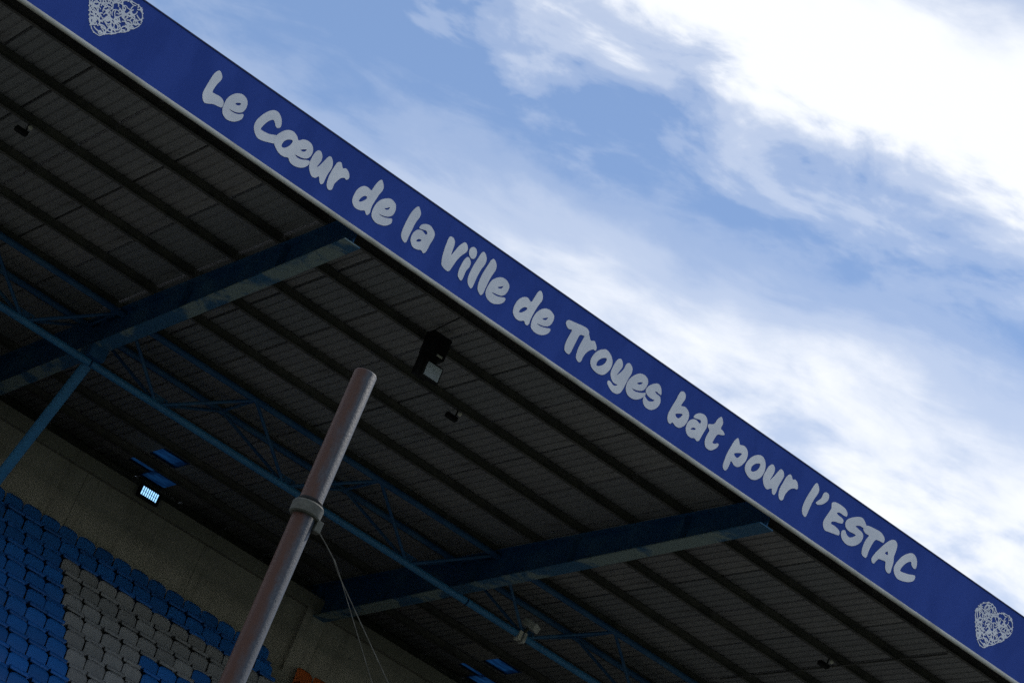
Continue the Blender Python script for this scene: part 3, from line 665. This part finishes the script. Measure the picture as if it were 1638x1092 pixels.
# ------------------------------------------------------------------ lit floodlight on the wall coping
fl = empty('lit_floodlight', (19.51, YW - 0.3, EYE + 20.85)); tag(fl, 'small lit floodlight with rows of bright white diodes on the coping', 'floodlight')
fx0, fx1, fz0, fz1, fy = 19.28, 19.70, EYE + 20.875, EYE + 21.08, YW - 0.30
bm = bmesh.new(); box(bm, fx0 - 0.05, fx1 + 0.05, fy, fy + 0.09, fz0 - 0.05, fz1 + 0.05, 0.015); led = under(finish(bm, 'housing', 'black'), fl)
bm = bmesh.new(); box(bm, 19.46, 19.56, fy + 0.09, fy + 0.17, fz0 + 0.05, fz1 - 0.05); under(finish(bm, 'bracket', 'black'), fl)
for i in range(8):
    for j in range(2):
        xa = fx0 + 0.012 + i * 0.0505; za = fz0 + 0.010 + j * 0.096
        bm = bmesh.new(); box(bm, xa, xa + 0.030, fy - 0.006, fy + 0.004, za, za + 0.088, 0.006); finish(bm, 'diode', 'diode', led)

# ------------------------------------------------------------------ loudspeaker and floodlight hanging under the roof
ls = empty('hanging_loudspeaker', (18.40, 39.62, EYE + 20.15)); tag(ls, 'tall black loudspeaker cabinet hanging from a purlin under the roof', 'loudspeaker')
lx, ly, lz1 = 18.17, 39.62, beam_top(39.62) + 0.02
bm = bmesh.new(); box(bm, lx - 0.20, lx + 0.19, ly - 0.12, ly + 0.12, lz1 - 0.42, lz1, 0.012); under(finish(bm, 'cabinet', 'black'), ls)
bm = bmesh.new(); box(bm, lx - 0.19, lx + 0.09, ly - 0.09, ly + 0.11, lz1 - 0.82, lz1 - 0.415, 0.012); under(finish(bm, 'lower_cabinet', 'black'), ls)
bm = bmesh.new(); box(bm, lx + 0.02, lx + 0.13, ly - 0.135, ly - 0.115, lz1 - 0.40, lz1 - 0.365, 0.006); under(finish(bm, 'badge', 'knob'), ls)
for sx in (-0.18, 0.18):
    bm = bmesh.new(); tube(bm, (lx + sx, ly, lz1 - 0.01), (lx + sx, 40.12 if sx > 0 else 38.56, beam_top(ly) + 0.12), 0.010, 8); under(finish(bm, 'hanger', 'black'), ls)
hf = empty('hanging_floodlight', (18.5, 39.45, EYE + 20.0)); tag(hf, 'floodlight with pale grey glass fixed under the black loudspeaker', 'floodlight')
bm = bmesh.new(); box(bm, lx - 0.13, lx + 0.22, ly - 0.17, ly - 0.085, lz1 - 0.87, lz1 - 0.56, 0.012); under(finish(bm, 'housing', 'black'), hf)
bm = bmesh.new(); box(bm, lx - 0.10, lx + 0.195, ly - 0.182, ly - 0.168, lz1 - 0.84, lz1 - 0.59, 0.006); under(finish(bm, 'glass', 'glass_flood'), hf)

# small spotlights clamped to a purlin, one per bay
for xl, lb in ((10.77, 'small black spotlight on the purlin near the open side of the propped beam'), (19.95, 'small black spotlight on the purlin below the hanging loudspeaker'), (29.12, 'small black spotlight on the purlin under the thin conduit')):
    sp = empty('purlin_spotlight', (xl, 41.70, beam_top(41.7) - 0.2)); tag(sp, lb, 'spotlight', 'small spotlights under the roof')
    zt = beam_top(41.7)
    bm = bmesh.new(); box(bm, xl - 0.13, xl + 0.10, 41.66, 41.77, zt - 0.20, zt - 0.12, 0.01); under(finish(bm, 'lamp_head', 'black'), sp)
    bm = bmesh.new(); tube(bm, (xl + 0.05, 41.71, zt - 0.13), (xl + 0.05, 41.70, zt + 0.03), 0.014, 8); under(finish(bm, 'stem', 'black'), sp)
    bm = bmesh.new(); bmesh.ops.create_uvsphere(bm, u_segments=12, v_segments=8, radius=0.042, matrix=Matrix.Translation((xl + 0.07, 41.62, zt - 0.07)))
    under(finish(bm, 'cap', 'knob', smooth=True), sp)
# thin conduit running up the roof beside the last spotlight
bm = bmesh.new()
pts = [Vector((29.42, y_, beam_top(y_) - 0.02)) for y_ in (38.6, 41.7, 45.4)]
for a, b_ in zip(pts[:-1], pts[1:]): tube(bm, a, b_, 0.016, 10)
tag(finish(bm, 'conduit', 'purlin'), 'thin black conduit fixed under the purlins past the pilaster beam', 'conduit')

# camera box on the truss
cx, cy, cz = 25.62, YB - 0.05, ZB
cc = empty('security_camera', (cx, cy, cz)); tag(cc, 'pale grey camera box bracketed to the truss chord', 'camera')
bm = bmesh.new(); box(bm, -0.11, 0.11, -0.17, 0.15, -0.075, 0.075, 0.015)
o = finish(bm, 'housing', 'pale'); o.parent = cc; o.location = (0.06, -0.03, 0.27); o.rotation_euler = (0.35, 0, 0.5)
bm = bmesh.new(); tube(bm, (0, 0, 0.05), (0.05, 0, 0.22), 0.03, 10); finish(bm, 'arm', 'collar', cc)
bm = bmesh.new(); box(bm, -0.13, -0.05, -0.06, 0.1, -0.13, 0.06, 0.01); finish(bm, 'clamp', 'knob', cc)
bm = bmesh.new(); box(bm, -0.02, 0.04, -0.09, 0.1, -0.15, 0.06, 0.01); finish(bm, 'clamp', 'pale', cc)

# ------------------------------------------------------------------ pole on the pitch side, with clamp and guy ropes
PX, PY, PTOP = 6.075, 14.0, EYE + 6.915
pole = empty('steel_pole', (PX, PY, 0)); tag(pole, 'rusty galvanised steel pole standing in front of the stand', 'pole')
bm = bmesh.new(); R0 = 0.0695
n = 40; rings = []
for z_, r_ in ((0, R0), (PTOP - 0.006, R0), (PTOP, R0 - 0.004), (PTOP, R0 - 0.008), (PTOP - 0.25, R0 - 0.008)):
    rings.append([bm.verts.new((r_ * math.cos(2 * math.pi * i / n), r_ * math.sin(2 * math.pi * i / n), z_)) for i in range(n)])
for a, b_ in zip(rings[:-1], rings[1:]):
    for i in range(n): bm.faces.new((a[i], a[(i + 1) % n], b_[(i + 1) % n], b_[i]))
o = finish(bm, 'shaft', 'pole', pole, smooth=True)
zc = EYE + 5.985
bm = bmesh.new(); rings = []
n = 40
for z_, r_ in ((-0.045, R0 - 0.002), (-0.040, 0.086), (-0.032, 0.093), (0.028, 0.095), (0.038, 0.089), (0.041, R0 + 0.010), (0.03, R0 - 0.002)):
    rings.append([bm.verts.new((r_ * math.cos(2 * math.pi * i / n), r_ * math.sin(2 * math.pi * i / n), zc + z_)) for i in range(n)])
for a, b_ in zip(rings[:-1], rings[1:]):
    for i in range(n): bm.faces.new((a[i], a[(i + 1) % n], b_[(i + 1) % n], b_[i]))
clamp = finish(bm, 'clamp', 'collar', pole, smooth=False)
bm = bmesh.new(); n2 = 24; tv = []
for z_, r_ in ((0.040, R0), (0.055, R0 + 0.009), (0.068, R0)):
    tv.append([bm.verts.new((r_ * math.cos(2 * math.pi * i / n2), r_ * math.sin(2 * math.pi * i / n2), zc + z_)) for i in range(n2)])
for a, b_ in zip(tv[:-1], tv[1:]):
    for i in range(n2): bm.faces.new((a[i], a[(i + 1) % n2], b_[(i + 1) % n2], b_[i]))
finish(bm, 'gasket', 'black', pole, smooth=True)
bm = bmesh.new(); box(bm, 0.062, 0.105, -0.065, -0.015, zc - 0.105, zc - 0.03, 0.008); finish(bm, 'clamp_lug', 'collar', clamp)

def rope(name, pts, r=0.0035):
    bm = bmesh.new()
    for a, b_ in zip(pts[:-1], pts[1:]): tube(bm, a, b_, r, 6)
    return bm
knot = (6.389, PY - 0.05, EYE + 5.749)
for i, (lb, st, ex) in enumerate((('pale guy rope from the pole clamp pegged closer to the pole', 0.0, 13.36), ('pale guy rope from the pole clamp pegged further from the pole', 0.012, 16.10))):
    g = empty('guy_rope', (ex, PY - 0.4, 0)); tag(g, lb, 'rope', 'guy ropes of the pole')
    pts = [Vector((6.155 + st, PY - 0.045, EYE + 5.905)), Vector((6.225 + st, PY - 0.05, EYE + 5.866 - st * 0.5)), Vector((6.29 + st * .4, PY - 0.05, EYE + 5.824)), Vector((6.335, PY - 0.05, EYE + 5.80 - st * 0.4)), Vector(knot) + Vector((0, st, 0)), Vector((ex, PY - 0.4, 0.10))]
    under(finish(rope('strand', pts, 0.0034 if i else 0.0026), 'strand', 'rope'), g)
    bm = bmesh.new(); tube(bm, (ex + 0.05, PY - 0.4, -0.15), (ex - 0.02, PY - 0.4, 0.16), 0.012, 8); under(finish(bm, 'peg', 'peg'), g)
